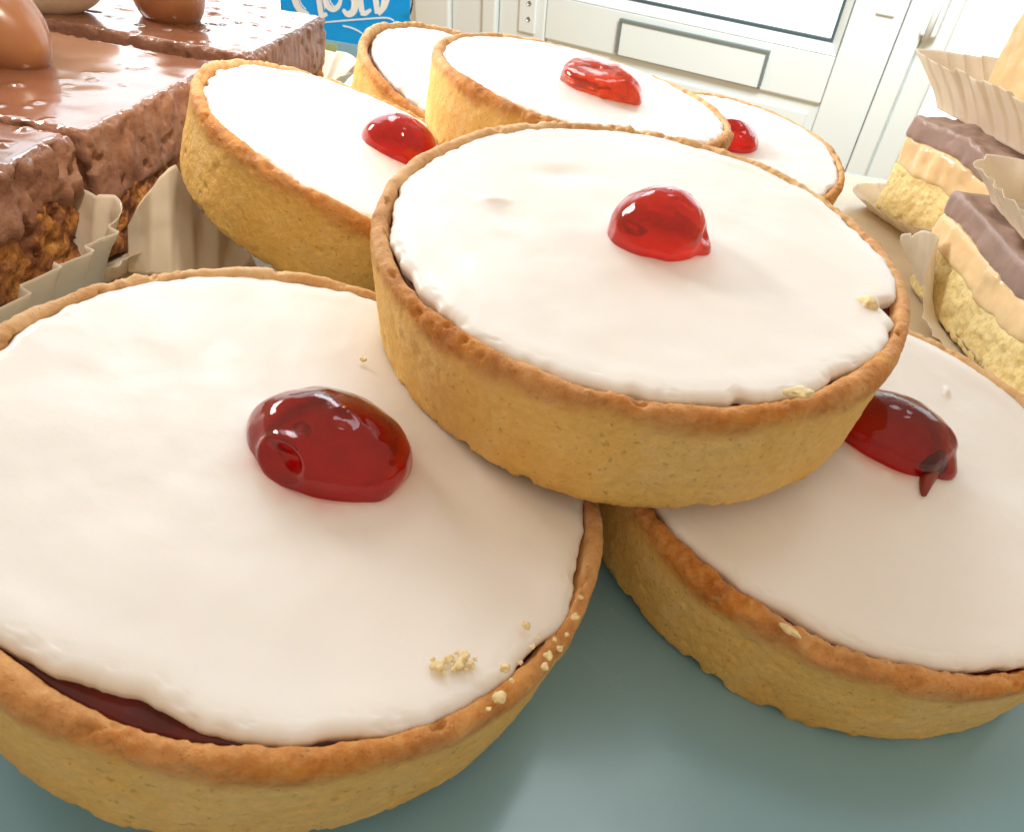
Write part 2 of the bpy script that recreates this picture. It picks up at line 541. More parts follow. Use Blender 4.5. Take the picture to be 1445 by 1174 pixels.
    def icing(self, off=(0, 0), r0=33.7, gaps=(), dents=(), bumps=(), rag=0.35, zt=0.42, cherry=None, wav=0.16):
        na, nr = 540, 150
        th = np.linspace(0, 2 * np.pi, na, endpoint=False)
        s = self.seed * 100 + 50
        C = np.c_[np.cos(th), np.sin(th), np.zeros(na)]
        rho = r0 + fbm(C * 34, 11, 2, s) * 0.5 + fbm(C * 34, 2.4, 3, s + 3) * rag
        for a, w, dep in gaps:
            da = (th - a + np.pi) % (2 * np.pi) - np.pi
            rho = rho - dep * np.exp(-(np.abs(da) / w) ** 2.6)
        u = 1 - (1 - np.linspace(0.02, 1, nr)) ** 1.5
        Rr = u[:, None] * rho[None]
        x = Rr * np.cos(th) + off[0] * u[:, None]; y = Rr * np.sin(th) + off[1] * u[:, None]
        P = np.c_[x.ravel(), y.ravel(), np.zeros(x.size)]
        e = (rho[None] - Rr).ravel()
        z = H + zt + fbm(P, 13, 2, s + 9) * wav + fbm(P, 5, 2, s + 11) * 0.05
        z -= 0.16 * smooth(0.42, 0.75, fbm(P, 1.25, 2, s + 17)) * np.exp(-(e / 1.5) ** 2)      # small bubbles along the edge
        z += 0.08 * np.exp(-((e - 2.6) / 1.5) ** 2)                     # thicker lip near the edge
        for (cx, cy), rad, dep, asp, ang in dents:
            dx, dy = P[:, 0] - cx, P[:, 1] - cy
            c_, s_ = math.cos(ang), math.sin(ang)
            q = np.sqrt(((dx * c_ + dy * s_) / rad) ** 2 + ((-dx * s_ + dy * c_) / (rad * asp)) ** 2)
            z -= dep * np.exp(-q ** 2)
        if cherry:
            (cx, cy), cr = cherry
            q = np.hypot(P[:, 0] - cx, P[:, 1] - cy)
            z += 0.85 * np.exp(-np.maximum(q - cr, 0) / 1.5) * (q > cr * 0.7)
        w = 1.5
        tt = np.clip(1 - e / w, 0, 1)
        z -= 0.95 * (1 - np.sqrt(np.maximum(0, 1 - tt ** 2)))
        P[:, 2] = z
        low = P[-na:].copy(); low[:, 2] = H - 2.4; low[:, :2] *= 0.985
        V = np.vstack([P, low, [[0, 0, z[:na].mean()]], [[0, 0, H - 2.4]]])
        Fc = grid(nr + 1, na)
        c = len(V) - 2
        Fc += [(c, j, (j + 1) % na) for j in range(na)] + [(c + 1, nr * na + (j + 1) % na, nr * na + j) for j in range(na)]
        o = link('icing', V, Fc, MI, self.root)
        st = np.zeros(len(V))
        if cherry:
            q = np.hypot(V[:, 0] - cherry[0][0], V[:, 1] - cherry[0][1])
            st = np.exp(-np.maximum(q - cherry[1] * 1.02, 0) / 0.9) * (0.55 + 0.45 * fbm(V, 2.5, 2, s + 30))
        at_ = o.data.attributes.new('cherry_bleed', 'FLOAT', 'POINT')
        at_.data.foreach_set('value', np.clip(st, 0, 1).astype(np.float32))

    def cherry(self, c, rx, ry, rz, ang, zc, dimples=(), seed=0, bumpy=0.05, tilt=(0, 0), flat=None, tone='red'):
        nu, nv = 72, 110
        ph = np.linspace(0.02, np.pi - 0.02, nu)
        th = np.linspace(0, 2 * np.pi, nv, endpoint=False)
        D = np.c_[(np.sin(ph)[:, None] * np.cos(th)).ravel(), (np.sin(ph)[:, None] * np.sin(th)).ravel(), (np.cos(ph)[:, None] * np.ones(nv)).ravel()]
        D = np.vstack([D, [[0, 0, 1], [0, 0, -1]]])
        r = 1 + fbm(D, 1.1, 2, seed) * bumpy + fbm(D, 0.35, 2, seed + 3) * bumpy * 0.28
        for dv, w, dep in dimples:
            dv = np.array(dv, float); dv /= np.linalg.norm(dv)
            a = np.arccos(np.clip(D @ dv, -1, 1))
            r -= dep * np.exp(-(a / w) ** 2) - dep * 0.25 * np.exp(-((a - 1.6 * w) / (0.5 * w)) ** 2)
        P = D * r[:, None] * np.array([rx, ry, rz])
        R_ = np.array(Matrix.Rotation(ang, 3, 'Z') @ Matrix.Rotation(tilt[0], 3, 'X') @ Matrix.Rotation(tilt[1], 3, 'Y'))
        P = P @ R_.T
        if flat is not None:
            P[:, 2] = np.where(P[:, 2] > flat, flat + (P[:, 2] - flat) * 0.35, P[:, 2])
        P[:, 2] = np.maximum(P[:, 2], -1.6 - (zc - H))
        P += np.array([c[0], c[1], zc])
        n = nu * nv
        Fc = grid(nu, nv)
        Fc += [(n, j, (j + 1) % nv) for j in range(nv)] + [(n + 1, (nu - 1) * nv + (j + 1) % nv, (nu - 1) * nv + j) for j in range(nv)]
        Fc = [q[::-1] for q in Fc]
        return link('cherry', P, Fc, MC[tone], self.root)

    def ang(self, px, py):
        l, _ = self.loc(px, py)
        return math.atan2(l[1], l[0])

    def full(self, cpx, w, h=0.85, **kw):
        pass

A = Tart('topmost front tart with a round orange red cherry, resting across two other tarts', [-0.64, 23.7, 41.27], [-0.0272, -0.1017, 0.9944], 1)
B = Tart('largest front left tart with dark jam showing along its lower icing edge', [-36.73, -12.81, 23.58], [0.1819, 0.0048, 0.9833], 2)
C = Tart('front right tart with its cherry half covered and dripping, tucked under the topmost tart', [35.6, 12.2, 20.5], [-0.0120, -0.120, 0.9926], 3)
D = Tart('tilted tart leaning beside the chocolate slab with a glossy red cherry at its right', [-51.56, 77.99, 26.77], [0.3031, 0.0686, 0.9505], 4)
E = Tart('back centre tart with a flat orange glinting cherry, raised on the tarts behind', [-10.49, 115.37, 38.46], [0.093, -0.0059, 0.9956], 5, False)
Fz = Tart('rear tart below the blue sign, with no cherry in sight', [-39.0, 152.5, 24.8], [0.243, -0.0873, 0.9661], 6, False)
G = Tart('rear right tart near the white door, its cherry half hidden by the next tart', [33.5, 154.5, 20.75], [-0.006, -0.1409, 0.99], 7, False)

def cherry_at(T, px, py, wpx):
    l, d = T.loc(px, py)
    return l, wpx / 2 * d / F

# A
l, r = cherry_at(A, 926, 338, 130)
A.pastry()
A.jam()
A.icing(off=(0.2, 0.4), r0=35.2, dents=[(A.loc(790, 243)[0], 4.2, 0.55, 0.6, 0.3), (A.loc(716, 303)[0], 4.0, 0.55, 0.6, -0.5), (A.loc(700, 280)[0], 2.0, -0.3, 0.5, 0)],
        gaps=[(A.ang(1040, 548), 0.03, 0.7), (A.ang(1238, 425), 0.06, 2.3), (A.ang(1180, 520), 0.10, 1.2), (A.ang(590, 375), 0.10, 0.9), (A.ang(895, 552), 0.03, 0.6)],
        cherry=(l, r * 0.9), rag=0.36)
A.cherry(l, r, r * 0.94, r * 1.05, 0.2, H + 1.1, seed=11, tone='bright', bumpy=0.05, dimples=[((0.85, -0.35, -0.1), 0.3, -0.12), ((0.9, -0.4, 0.25), 0.16, 0.12)])
# B
l, r = cherry_at(B, 468, 640, 222)
B.pastry()
B.jam()
B.icing(off=(0.2, 0.3), r0=35.2, gaps=[(B.ang(150, 1014), 0.25, 1.75), (B.ang(830, 800), 0.2, 0.9)], cherry=(l, r * 0.9), rag=0.3, wav=0.22)
B.cherry(l, r, r * 0.80, r * 0.68, -0.15, H + 1.4, seed=22, tone='dark', bumpy=0.06, dimples=[((-0.28, -0.85, 0.30), 0.20, 0.30), ((-0.35, -0.3, 0.85), 0.30, 0.10), ((0.1, -0.2, 1), 0.12, 0.05)])
# C
l, r = cherry_at(C, 1252, 622, 150)
C.pastry(chips=[(C.ang(1160, 990), 0.035, 0.8), (C.ang(990, 900), 0.03, 0.7), (C.ang(1040, 935), 0.03, 0.6)])
C.jam()
C.icing(off=(0.3, 0.3), r0=35.2, cherry=(l, r * 0.85), rag=0.22, dents=[(C.loc(1336, 552)[0], 1.1, -0.9, 0.35, 1.3)], gaps=[(C.ang(1040, 800), 0.3, 0.7)])
ch = C.cherry(l, r * 1.02, r * 0.72, r * 0.70, -0.5, H + 1.7, seed=33, tone='dark', bumpy=0.05, dimples=[((1, -0.1, -0.2), 0.35, -0.12)])
# D
l, r = cherry_at(D, 563, 216, 100)
D.pastry(); D.jam()
D.icing(off=(0.2, 0.2), r0=35.2, cherry=(l, r * 0.9), rag=0.4, gaps=[(D.ang(310, 120), 0.05, 0.8), (D.ang(400, 225), 0.15, 0.6)], dents=[(D.loc(335, 140)[0], 1.6, 0.4, 0.8, 0)])
D.cherry(l, r, r * 0.95, r * 0.85, 0.1, H + 1.3, seed=44, bumpy=0.05, dimples=[((0.1, -0.3, 1), 0.4, 0.05)])
# E
l, r = cherry_at(E, 845, 128, 104)
E.pastry(); E.jam()
E.icing(off=(0, 0), r0=35.2, cherry=(l, r * 0.9), rag=0.5, gaps=[(E.ang(985, 197), 0.03, 1.2)])
E.cherry(l, r, r * 0.95, r * 0.58, -0.2, H + 1.4, seed=55, tone='orange', bumpy=0.10, dimples=[((-0.2, -0.3, 1), 0.5, 0.25), ((0.5, 0.3, 0.6), 0.3, 0.15)])
# F
Fz.pastry(); Fz.jam()
Fz.icing(off=(0, 0), r0=34.0, rag=0.4, zt=0.3, gaps=[(Fz.ang(540, 100), 0.5, 0.8)])
# G
l, r = cherry_at(G, 1030, 200, 66)
G.pastry(); G.jam()
G.icing(off=(0, 0), r0=35.2, cherry=(l, r * 0.9), rag=0.4, gaps=[(G.ang(1168, 262), 0.05, 1.0)])
G.cherry(l, r, r, r * 0.8, 0.4, H + 1.0, seed=66, bumpy=0.07, dimples=[((-0.3, -0.3, 0.6), 0.4, 0.15)])

# syrup drip running from the front right tart's cherry
def tube(pts, radii, n=10):
    pts = np.array(pts, float); V = []
    for i, (p, r_) in enumerate(zip(pts, radii)):
        t = pts[min(i + 1, len(pts) - 1)] - pts[max(i - 1, 0)]
        t /= np.linalg.norm(t)
        a = np.cross(t, [0, 0, 1]); 
        if np.linalg.norm(a) < 1e-4: a = np.cross(t, [0, 1, 0])
        a /= np.linalg.norm(a); b_ = np.cross(t, a)
        for k in range(n):
            w = 2 * math.pi * k / n
            V.append(p + r_ * (math.cos(w) * a + math.sin(w) * b_))
    Fc = [q[::-1] for q in grid(len(pts), n)]
    Fc += [tuple(range(n)), tuple(reversed(range((len(pts) - 1) * n, len(pts) * n)))]
    return V, Fc

dp = [C.loc(x, y)[0] for x, y in ((1300, 650), (1312, 662), (1304, 682), (1302, 700))]
MDRIP = simple('dried_cherry_syrup', (0.25, 0.035, 0.02), 0.3)
v, f = tube([(p[0], p[1], H + z) for p, z in zip(dp, (1.8, 1.5, 1.0, 0.9))], (1.6, 1.5, 1.0, 0.35), 14)
link('syrup_drip', v, f, MDRIP, ch)

# ------------------------------------------------------------------ crumbs
def crumb(P, r, seed, label, normal=(0, 0, 1), flat=0.7, cat='crumb', name='pastry_crumb', group=None, stretch=1.0, ang=0):
    bm = bmesh.new(); bmesh.ops.create_icosphere(bm, subdivisions=3, radius=1)
    D = np.array([v.co[:] for v in bm.verts]); fc = [tuple(v.index for v in f.verts) for f in bm.faces]; bm.free()
    X = D * (1 + 0.45 * fbm(D, 0.8, 3, seed))[:, None] * np.array([r * stretch, r, r * flat])
    c, s = math.cos(ang), math.sin(ang)
    X = X @ np.array([[c, s, 0], [-s, c, 0], [0, 0, 1]])
    o = link(name, X, fc, MCRUMB)
    o.location = Vector(P) * S
    return tag(o, label, cat, group)

def on(T, px, py, dz):
    l_, _ = T.loc(px, py, dz)
    return T.top + T.x * l_[0] + T.y * l_[1] + T.n * dz

for i, (px, py, r_) in enumerate([(618, 938, 0.6), (634, 930, 0.4), (648, 936, 0.65), (655, 926, 0.5), (664, 938, 0.33), (626, 946, 0.3), (611, 931, 0.22), (640, 944, 0.25), (671, 930, 0.2), (644, 921, 0.22), (657, 945, 0.2)]):
    crumb(on(B, px, py, 1.1), r_, 200 + i, 'tiny golden crumb in the cluster on the large front left tart icing', group='crumbs clustered on the front left icing')
for i, (px, py, r_) in enumerate([(712, 943, 0.5), (742, 882, 0.4), (775, 925, 0.45), (790, 915, 0.35), (812, 870, 0.4), (705, 985, 0.55), (768, 940, 0.35), (722, 960, 0.22), (735, 935, 0.2), (752, 912, 0.25), (800, 895, 0.22), (820, 842, 0.25), (690, 1000, 0.22), (760, 900, 0.18), (783, 902, 0.2)]):
    crumb(on(B, px, py, 1.5), r_, 230 + i, 'pale crumb stuck along the right rim of the large front left tart', group='crumbs along the front left rim')
crumb(on(C, 1112, 888, 1.6), 0.42, 260, 'curled pale pastry flake on the front rim of the right tart', stretch=3.2, ang=-0.6, cat='flake', name='pastry_flake')
crumb(on(A, 1128, 553, 1.5), 0.9, 261, 'pale pastry flake on the front rim of the topmost tart', stretch=1.9, ang=0.25, cat='flake', name='pastry_flake', flat=0.4)
crumb(on(A, 1225, 428, 0.5), 1.2, 262, 'loose crust crumb lodged in the icing gap at right of the topmost tart', cat='crumb')
crumb(on(B, 513, 508, 1.0), 0.4, 263, 'single brown speck of crumb on icing above the dark red cherry')

# ------------------------------------------------------------------ cake slices
def rough_box(x0, x1, y0, y1, z0, z1, res, r, fn):
    """rounded, displaced box; fn(P, n) -> displacement along n"""
    c = np.array([(x0 + x1) / 2, (y0 + y1) / 2, (z0 + z1) / 2]); h = np.array([(x1 - x0) / 2, (y1 - y0) / 2, (z1 - z0) / 2])
    V, Fc = [], []
    for ax in range(3):
        a, b = (ax + 1) % 3, (ax + 2) % 3
        na_, nb_ = max(3, int(2 * h[a] / res) + 1), max(3, int(2 * h[b] / res) + 1)
        for sgn in (-1, 1):
            ua, ub = np.linspace(-h[a], h[a], na_), np.linspace(-h[b], h[b], nb_)
            G_ = np.zeros((na_, nb_, 3))
            G_[..., a] = ua[:, None]; G_[..., b] = ub[None]; G_[..., ax] = sgn * h[ax]
            off = len(V)
            V += G_.reshape(-1, 3).tolist()
            Fc += grid(na_, nb_, False, off, flip=(sgn < 0))
    P = np.array(V)
    q = np.clip(P, -(h - r), h - r)
    n = P - q; n /= np.linalg.norm(n, axis=1)[:, None]
    X = q + n * r
    X = X + n * fn(X + c, n)[:, None]
    return X + c, Fc

def layer(name, parent, dims, mat, res, r, fn, wob=None):
    V, Fc = rough_box(*dims, res, r, fn)
    if wob is not None:
        seed, amp = wob
        V = V + np.c_[np.zeros((len(V), 2)), amp * (fbm(np.c_[V[:, :2], np.zeros(len(V))], 11, 3, seed)) * (V[:, 2] > 3)]
    return link(name, V, Fc, mat, parent, merge=0.01)

def choc_fn(seed, pits=0.0, rough=1.0):
    def fn(P, n):
        up = np.clip(n[:, 2], 0, 1) ** 2
        side = 1 - up
        str_ = fbm(P * np.array([1, 1, 0.22]), 2.0, 3, seed) * 0.42 + fbm(P, 6, 2, seed + 2) * 0.45 + fbm(P, 1.0, 2, seed + 6) * 0.16
        hole = -smooth(0.5, 0.85, fbm(P, 3.0, 2, seed + 4)) * 1.0
        top = fbm(P, 12, 2, seed + 7) * 0.16 + np.maximum(0, fbm(P, 4.2, 2, seed + 8) - 0.55) * 0.9
        top -= pits * smooth(0.5, 0.8, fbm(P, 2.6, 1, seed + 9))
        rag = 4 * up * side * fbm(P, 1.7, 3, seed + 14) * 0.55
        return side * (str_ + hole) * rough + up * top + rag
    return fn

def crumb_fn(seed, amp=1.0):
    def fn(P, n):
        return amp * (fbm(P, 4, 2, seed) * 0.7 + fbm(P, 1.6, 2, seed + 1) * 0.6 - smooth(0.35, 0.9, fbm(P, 2.3, 2, seed + 2)) * 1.6)
    return fn

def choc_slab(label, x0, x1, y0, y1, z0, zt, zb, seed, pits=0, rough=1.0, rot=0):
    cx, cy = (x0 + x1) / 2, (y0 + y1) / 2
    t = thing('chocolate_slice', label, 'cake slice', rotz((cx, cy, z0), rot), 'chocolate biscuit slices')
    hx, hy = (x1 - x0) / 2, (y1 - y0) / 2
    layer('biscuit_base', t, (-hx + .8, hx - .8, -hy + .6, hy - .6, 0.4, zb + 1.5), MB, 0.7, 1.2, crumb_fn(seed, 1.0))
    o = layer('chocolate_topping', t, (-hx, hx, -hy, hy, zb, zt), MCC, 0.6, 1.5, choc_fn(seed + 20, pits, rough))
    # the set, shiny upper face is a different surface from the cut sides
    o.data.materials.append(MCT)
    zthr = (zt - 0.75) * S
    for p in o.data.polygons:
        if p.normal.z > 0.75 and p.center.z > zthr - 0.0006: p.material_index = 1
    return t

choc_slab('chocolate slice carrying a big chocolate egg, middle of the left row', -168, -101, 55, 115, 1.0, 27.5, 12, 300)
choc_slab('rear chocolate slice with pitted shiny top beside the blue sign', -170, -99, 127, 190, 0.5, 27.5, 12, 340, pits=0.9, rough=0.7)
choc_slab('nearest chocolate slice with a broken crumbly corner at the left edge', -172, -101, -28, 51, 0.5, 28.5, 17, 380, rough=2.2, rot=2)

def egg(name, label, P, a, b, axis, mat, up=(0, 0, 1), seed=0, group=None):
    nu, nv = 60, 72
    ph = np.linspace(0.01, np.pi - 0.01, nu); th = np.linspace(0, 2 * np.pi, nv, endpoint=False)
    zz = np.cos(ph); rr = np.sin(ph) * (1 - 0.16 * zz)
    D = np.c_[(zz[:, None] * np.ones(nv)).ravel() * a, (rr[:, None] * np.cos(th)).ravel() * b, (rr[:, None] * np.sin(th)).ravel() * b]
    D *= (1 + 0.012 * fbm(D, 6, 2, seed))[:, None]
    Fc = grid(nu, nv)
    Fc += [tuple(range(nv))[::-1], tuple(range((nu - 1) * nv, nu * nv))]
    o = link(name, D, Fc, mat)
    x = np.array(axis, float); x /= np.linalg.norm(x)
    y = np.cross(up, x); y /= np.linalg.norm(y); z = np.cross(x, y)
    m = Matrix(frame(np.array(P) * S, x, y, z))
    o.matrix_world = m
    return tag(o, label, 'sweet egg', group)

egg('chocolate_egg', 'large milk chocolate egg lying on the middle chocolate slice', (-145, 90, 36), 18.5, 12, (0.9, -0.25, -0.35), MEGG, seed=1, group='eggs on the chocolate slices')
egg('chocolate_egg', 'small round chocolate egg set in the rear chocolate slice', (-132, 152, 35), 10.5, 9.5, (0.3, 0.2, 0.9), MEGG, (0, 1, 0), seed=2, group='eggs on the chocolate slices')
egg('cream_egg', 'cream coloured sugar shelled egg on the rear chocolate slice', (-162, 138, 37), 18, 12, (0.95, 0.25, 0.0), MEGGW, seed=3, group='eggs on the chocolate slices')

def caramel_slice(label, loc, rot, hx, hy, zs, seed, tilt=0):
    c, s = math.cos(math.radians(rot)), math.sin(math.radians(rot))
    t = thing('caramel_slice', label, 'cake slice', rotz(loc, rot), 'caramel shortbread slices')
    z1, z2, z3 = zs
    layer('shortbread_base', t, (-hx + .3, hx - .3, -hy + .3, hy - .3, 0.3, z1 + 1), MS, 0.6, 1.0, crumb_fn(seed, 0.36), (seed + 12, 1.4))
    def cfn(P, n):
        sag = np.maximum(0, fbm(P * np.array([1, 1, 0.4]), 7, 2, seed + 4)) * 1.3
        return fbm(P, 9, 2, seed + 5) * 0.5 + (1 - n[:, 2] ** 2) * (sag + fbm(P, 2.2, 2, seed + 6) * 0.18)
    layer('caramel_layer', t, (-hx, hx, -hy, hy, z1, z2 + 0.6), MCAR, 0.7, 1.5, cfn, (seed + 12, 1.4))
    layer('chocolate_layer', t, (-hx - .2, hx + .2, -hy - .2, hy + .2, z2, z3), MMC, 0.8, 1.2, lambda P, n: fbm(P, 8, 2, seed + 8) * 0.45 + fbm(P * np.array([1, 1, .5]), 2.5, 2, seed + 9) * 0.22, (seed + 12, 1.4))
    return t

caramel_slice('caramel shortbread slice nearest the front right tart, wide pale crumb face', (120, 91, 1.0), 2.5, 30, 33, (12.5, 20.5, 27), 500)
caramel_slice('rear caramel shortbread slice with smooth milk chocolate on top', (134, 170, 1.0), 22, 29, 27, (15, 24.5, 31.5), 540)

# ------------------------------------------------------------------ paper cases
def rrect(hx, hy, rc, n):
    """points and outward normals round a rounded rectangle"""
    segs = []
    for cx, cy, a0 in ((hx - rc, hy - rc, 0), (-hx + rc, hy - rc, 90), (-hx + rc, -hy + rc, 180), (hx - rc, -hy + rc, 270)):
        for a in np.linspace(a0, a0 + 90, 24):
            a = math.radians(a)
            segs.append((cx + rc * math.cos(a), cy + rc * math.sin(a), math.cos(a), math.sin(a)))
    segs = np.array(segs + segs[:1])
    d = np.r_[0, np.cumsum(np.hypot(*np.diff(segs[:, :2], axis=0).T))]
    t = np.linspace(0, d[-1], n, endpoint=False)
    r = np.array([np.interp(t, d, segs[:, i]) for i in range(4)]).T
    nn = np.linalg.norm(r[:, 2:], axis=1)[:, None]
    return r[:, :2], r[:, 2:] / nn, t, d[-1]

def paper_case(label, loc, rot, hx, hy, h, flare, pleat, seed, hmod=None, amp=1.3, crumple=0.5, tilt=None, flmod=None):
    n, nh = 900, 26
    P, Nn, t, L = rrect(hx, hy, 7, n)
    k = max(8, int(round(L / pleat)))
    ph = t / L * k
    tri = np.abs((ph % 1) * 2 - 1) * 2 - 1
    fr_ = ph % 1
    saw = np.where(fr_ < 0.86, fr_ / 0.86, (1 - fr_) / 0.14) * 2 - 1
    idx = np.floor(ph).astype(int)
    jit = np.random.default_rng(seed).uniform(-1, 1, k)[idx % k]
    V = []
    ang = np.arctan2(P[:, 1], P[:, 0])
    hm = np.ones(n) if hmod is None else hmod(ang)
    fm = np.ones(n) if flmod is None else flmod(ang)
    for i in range(nh):
        v = i / (nh - 1)
        C3 = np.c_[P, np.full(n, v * h)]
        cr = fbm(C3, 9, 2, seed) * crumple * 1.6 * v + fbm(C3, 3.5, 2, seed + 3) * crumple * 0.5 * v
        o_ = flare * fm * v ** 1.25 + amp * (0.25 + v) * 0.6 * saw + cr
        z = v * h * hm * (1 + 0.05 * jit) + 0.2
        V.append(np.c_[P + Nn * o_[:, None], z])
    V = np.vstack(V)
    cen = len(V)
    V = np.vstack([V, [[0, 0, 0.2]]])
    Fc = grid(nh, n) + [(cen, (j + 1) % n, j) for j in range(n)]
    m4 = rotz(loc, rot)
    if tilt is not None:
        mm = np.array(Matrix(m4) @ Matrix.Rotation(math.radians(tilt[0]), 4, 'X') @ Matrix.Rotation(math.radians(tilt[1]), 4, 'Y'))
        m4 = mm.tolist()
    o = link('paper_case', V, Fc, MPA)
    m = Matrix(m4); m.translation = m.translation * S
    o.matrix_world = m
    md_ = o.modifiers.new('Solidify', 'SOLIDIFY'); md_.thickness = 0.07 * S; md_.offset = 1
    return tag(o, label, 'paper case', 'pleated paper cases')

def ruled_paper(name, Bp, Tp, k, amp, seed, crumple=0.5, parent=None):
    n, nh = k * 14, 26
    Bp, Tp = np.array(Bp, float), np.array(Tp, float)
    s = np.linspace(0, 1, n)
    def cr(Q):
        d = np.r_[0, np.cumsum(np.linalg.norm(np.diff(Q, axis=0), axis=1))]
        d /= d[-1]
        return np.c_[[np.interp(s, d, Q[:, i]) for i in range(3)]].T
    b, t = cr(Bp), cr(Tp)
    fr_ = s * k % 1
    tri = np.where(fr_ < 0.8, fr_ / 0.8, (1 - fr_) / 0.2) * 2 - 1
    V = []
    ds = np.gradient(b, axis=0); up = t - b
    nn = np.cross(ds, up); nn /= np.linalg.norm(nn, axis=1)[:, None]
    for i in range(nh):
        v = i / (nh - 1)
        X = b + (t - b) * v
        X = X + nn * (amp * (0.2 + 0.8 * v) * tri + crumple * fbm(X, 7, 2, seed) * v)[:, None]
        V.append(X)
    V = np.vstack(V)
    o = link(name, V, grid(nh, n, False), MPA)
    md_ = o.modifiers.new('Solidify', 'SOLIDIFY'); md_.thickness = 0.07 * S
    if parent:
        o.parent = parent
        o.matrix_parent_inverse = parent.matrix_world.inverted()
    return o

def near(a0, w):
    return lambda a: np.exp(-(((a - a0 + np.pi) % (2 * np.pi) - np.pi) / w) ** 2)

paper_case('pleated paper case under the nearest chocolate slice at left', (-133, 8, 0.5), 2, 38, 37, 18.5, 7, 8.2, 600, amp=1.6)
case1 = paper_case('crumpled paper case under the middle chocolate slice', (-134, 80, 0.5), 0, 36, 34, 6, 4, 8.2, 610, amp=1.4, crumple=1.6)
paper_case('pale paper case under the rear chocolate slice, behind the leaning tart', (-134, 158, 0.1), 0, 37, 34, 15, 10, 8.5, 620, amp=1.0)
ruled_paper('splayed_flap', [at(180, 385, z=1.5), at(250, 390, z=1.2), at(345, 388, z=1)], [at(178, 325, z=12), at(196, 288, z=17), at(212, 268, z=18), at(226, 250, z=20), at(248, 232, z=21.5), at(285, 300, z=10), at(330, 340, z=5), at(364, 374, z=2)], 5, 1.2, 630, 0.9, case1)

paper_case('flattened paper case under the caramel slice nearest the front right tart', (124, 92, 0.6), 1.5, 33, 35, 9, 7, 8, 640, amp=1.0,
           hmod=lambda a: 0.25 + 1.9 * near(2.55, 0.22)(a) + 0.5 * near(-2.4, 0.2)(a), crumple=1.0)
paper_case('paper case under the rear caramel slice, its left corner sticking out', (134, 171, 0.6), 22, 32, 30, 9, 7, 8, 650, amp=0.9, hmod=lambda a: 0.5 + 0.9 * near(-2.4, 0.5)(a), crumple=0.8)
v, f = box_mesh(76, 300, 60, 222, 0.004, 0.35)
MBOARD = simple('glossy_beige_paper', (0.62, 0.50, 0.34), 0.22, 0.5, nscale=40, namt=0.06, bscale=60, bamt=0.08, bdist=0.001)
tag(link('paper_sheet', v, f, MBOARD, smooth_shade=False), 'glossy beige paper sheet lying under the caramel slices', 'paper sheet')
v, f = box_mesh(-190, -58, 46, 122, 0.004, 0.35)
tag(link('paper_sheet', v, f, MBOARD, smooth_shade=False), 'glossy beige paper sheet lying under the middle chocolate slice and leaning tart', 'paper sheet')
# upper layer of the caramel pile
paper_case('upper paper case piled on the nearer caramel slice at the right edge', (133, 82, 28.0), -6, 40, 38, 8, 8, 7.5, 660, amp=1.0)
paper_case('fanned paper case piled on the rear caramel slice by the door', (155, 178, 32.5), 12, 40, 36, 15, 14, 7.0, 670, amp=1.0)
caramel_slice('peach toned slice standing in the fanned upper paper case', (160, 180, 33.5), 12, 33, 29, (5, 40, 46), 580)
caramel_slice('slice inside the upper paper case at the right edge', (136, 84, 29.2), -6, 32, 30, (12, 19, 24), 590)

# ------------------------------------------------------------------ door, window and sign
DO = np.array([52.48, 1450.0, -135.52])
DR = np.array([[0.917914, 0.389041, -0.077986], [-0.395782, 0.911681, -0.110428], [0.028138, 0.132228, 0.99082]])
DM = frame(DO, DR[:, 0], DR[:, 1], DR[:, 2])
door = thing('shop_door', 'white plastic shop door with a letterbox below its glass', 'door', DM)
# leaf made of stiles and rails round the glazing (local x across, z up, y outwards)
LX0, LX1 = -262, 466
bevel_box('stile', LX0, -158, 0, 55, -820, 1100, MPVC, door, 3)
bevel_box('stile', 388, LX1, 0, 55, -820, 1100, MPVC, door, 3)
bevel_box('rail', -157, 387, 1, 54, -66, 12, MPVC, door, 3)
bevel_box('rail', -157, 387, 1, 54, -820, -700, MPVC, door, 3)
bevel_box('rail', -157, 387, 1, 54, 1000, 1100, MPVC, door, 3)
bevel_box('lower_panel', -157, 387, 9, 40, -699.5, -66.5, MPVC, door, 2)
bevel_box('panel_moulding', -140, 372, 4, 9, -680, -86, MPVC, door, 2)
# glazing beads, sloped
def bead(x0, x1, z0, z1, wid, dep):
    outer = [(x0, z0), (x1, z0), (x1, z1), (x0, z1)]
    inner = [(x0 + wid, z0 + wid), (x1 - wid, z0 + wid), (x1 - wid, z1 - wid), (x0 + wid, z1 - wid)]
    V = [(x, 0.5, z) for x, z in outer] + [(x, dep, z) for x, z in inner] + [(x, dep + 12, z) for x, z in inner] + [(x, dep + 12, z) for x, z in outer]
    Fc = []
    for k in range(3):
        for j in range(4):
            Fc.append((k * 4 + j, k * 4 + (j + 1) % 4, (k + 1) * 4 + (j + 1) % 4, (k + 1) * 4 + j))
    return V, Fc
v, f = bead(-156.5, 386.5, 12.5, 999.5, 14, 18)
link('glazing_bead', v, f, MPVC, door, smooth_shade=False)
def ring(x0, x1, z0, z1, t, y0, y1):
    return merge_meshes([box_mesh(x0, x1, y0, y1, z0, z0 + t), box_mesh(x0, x1, y0, y1, z1 - t, z1), box_mesh(x0, x0 + t, y0, y1, z0 + t, z1 - t), box_mesh(x1 - t, x1, y0, y1, z0 + t, z1 - t)])
v, f = ring(-142.6, 372.6, 26.4, 985.6, 5, 17, 24)
link('glazing_seal', v, f, MSEAL, door, smooth_shade=False)
v, f = box_mesh(-140, 370, 24.5, 28, 29, 983)
link('door_glass', v, f, MG, door, smooth_shade=False)
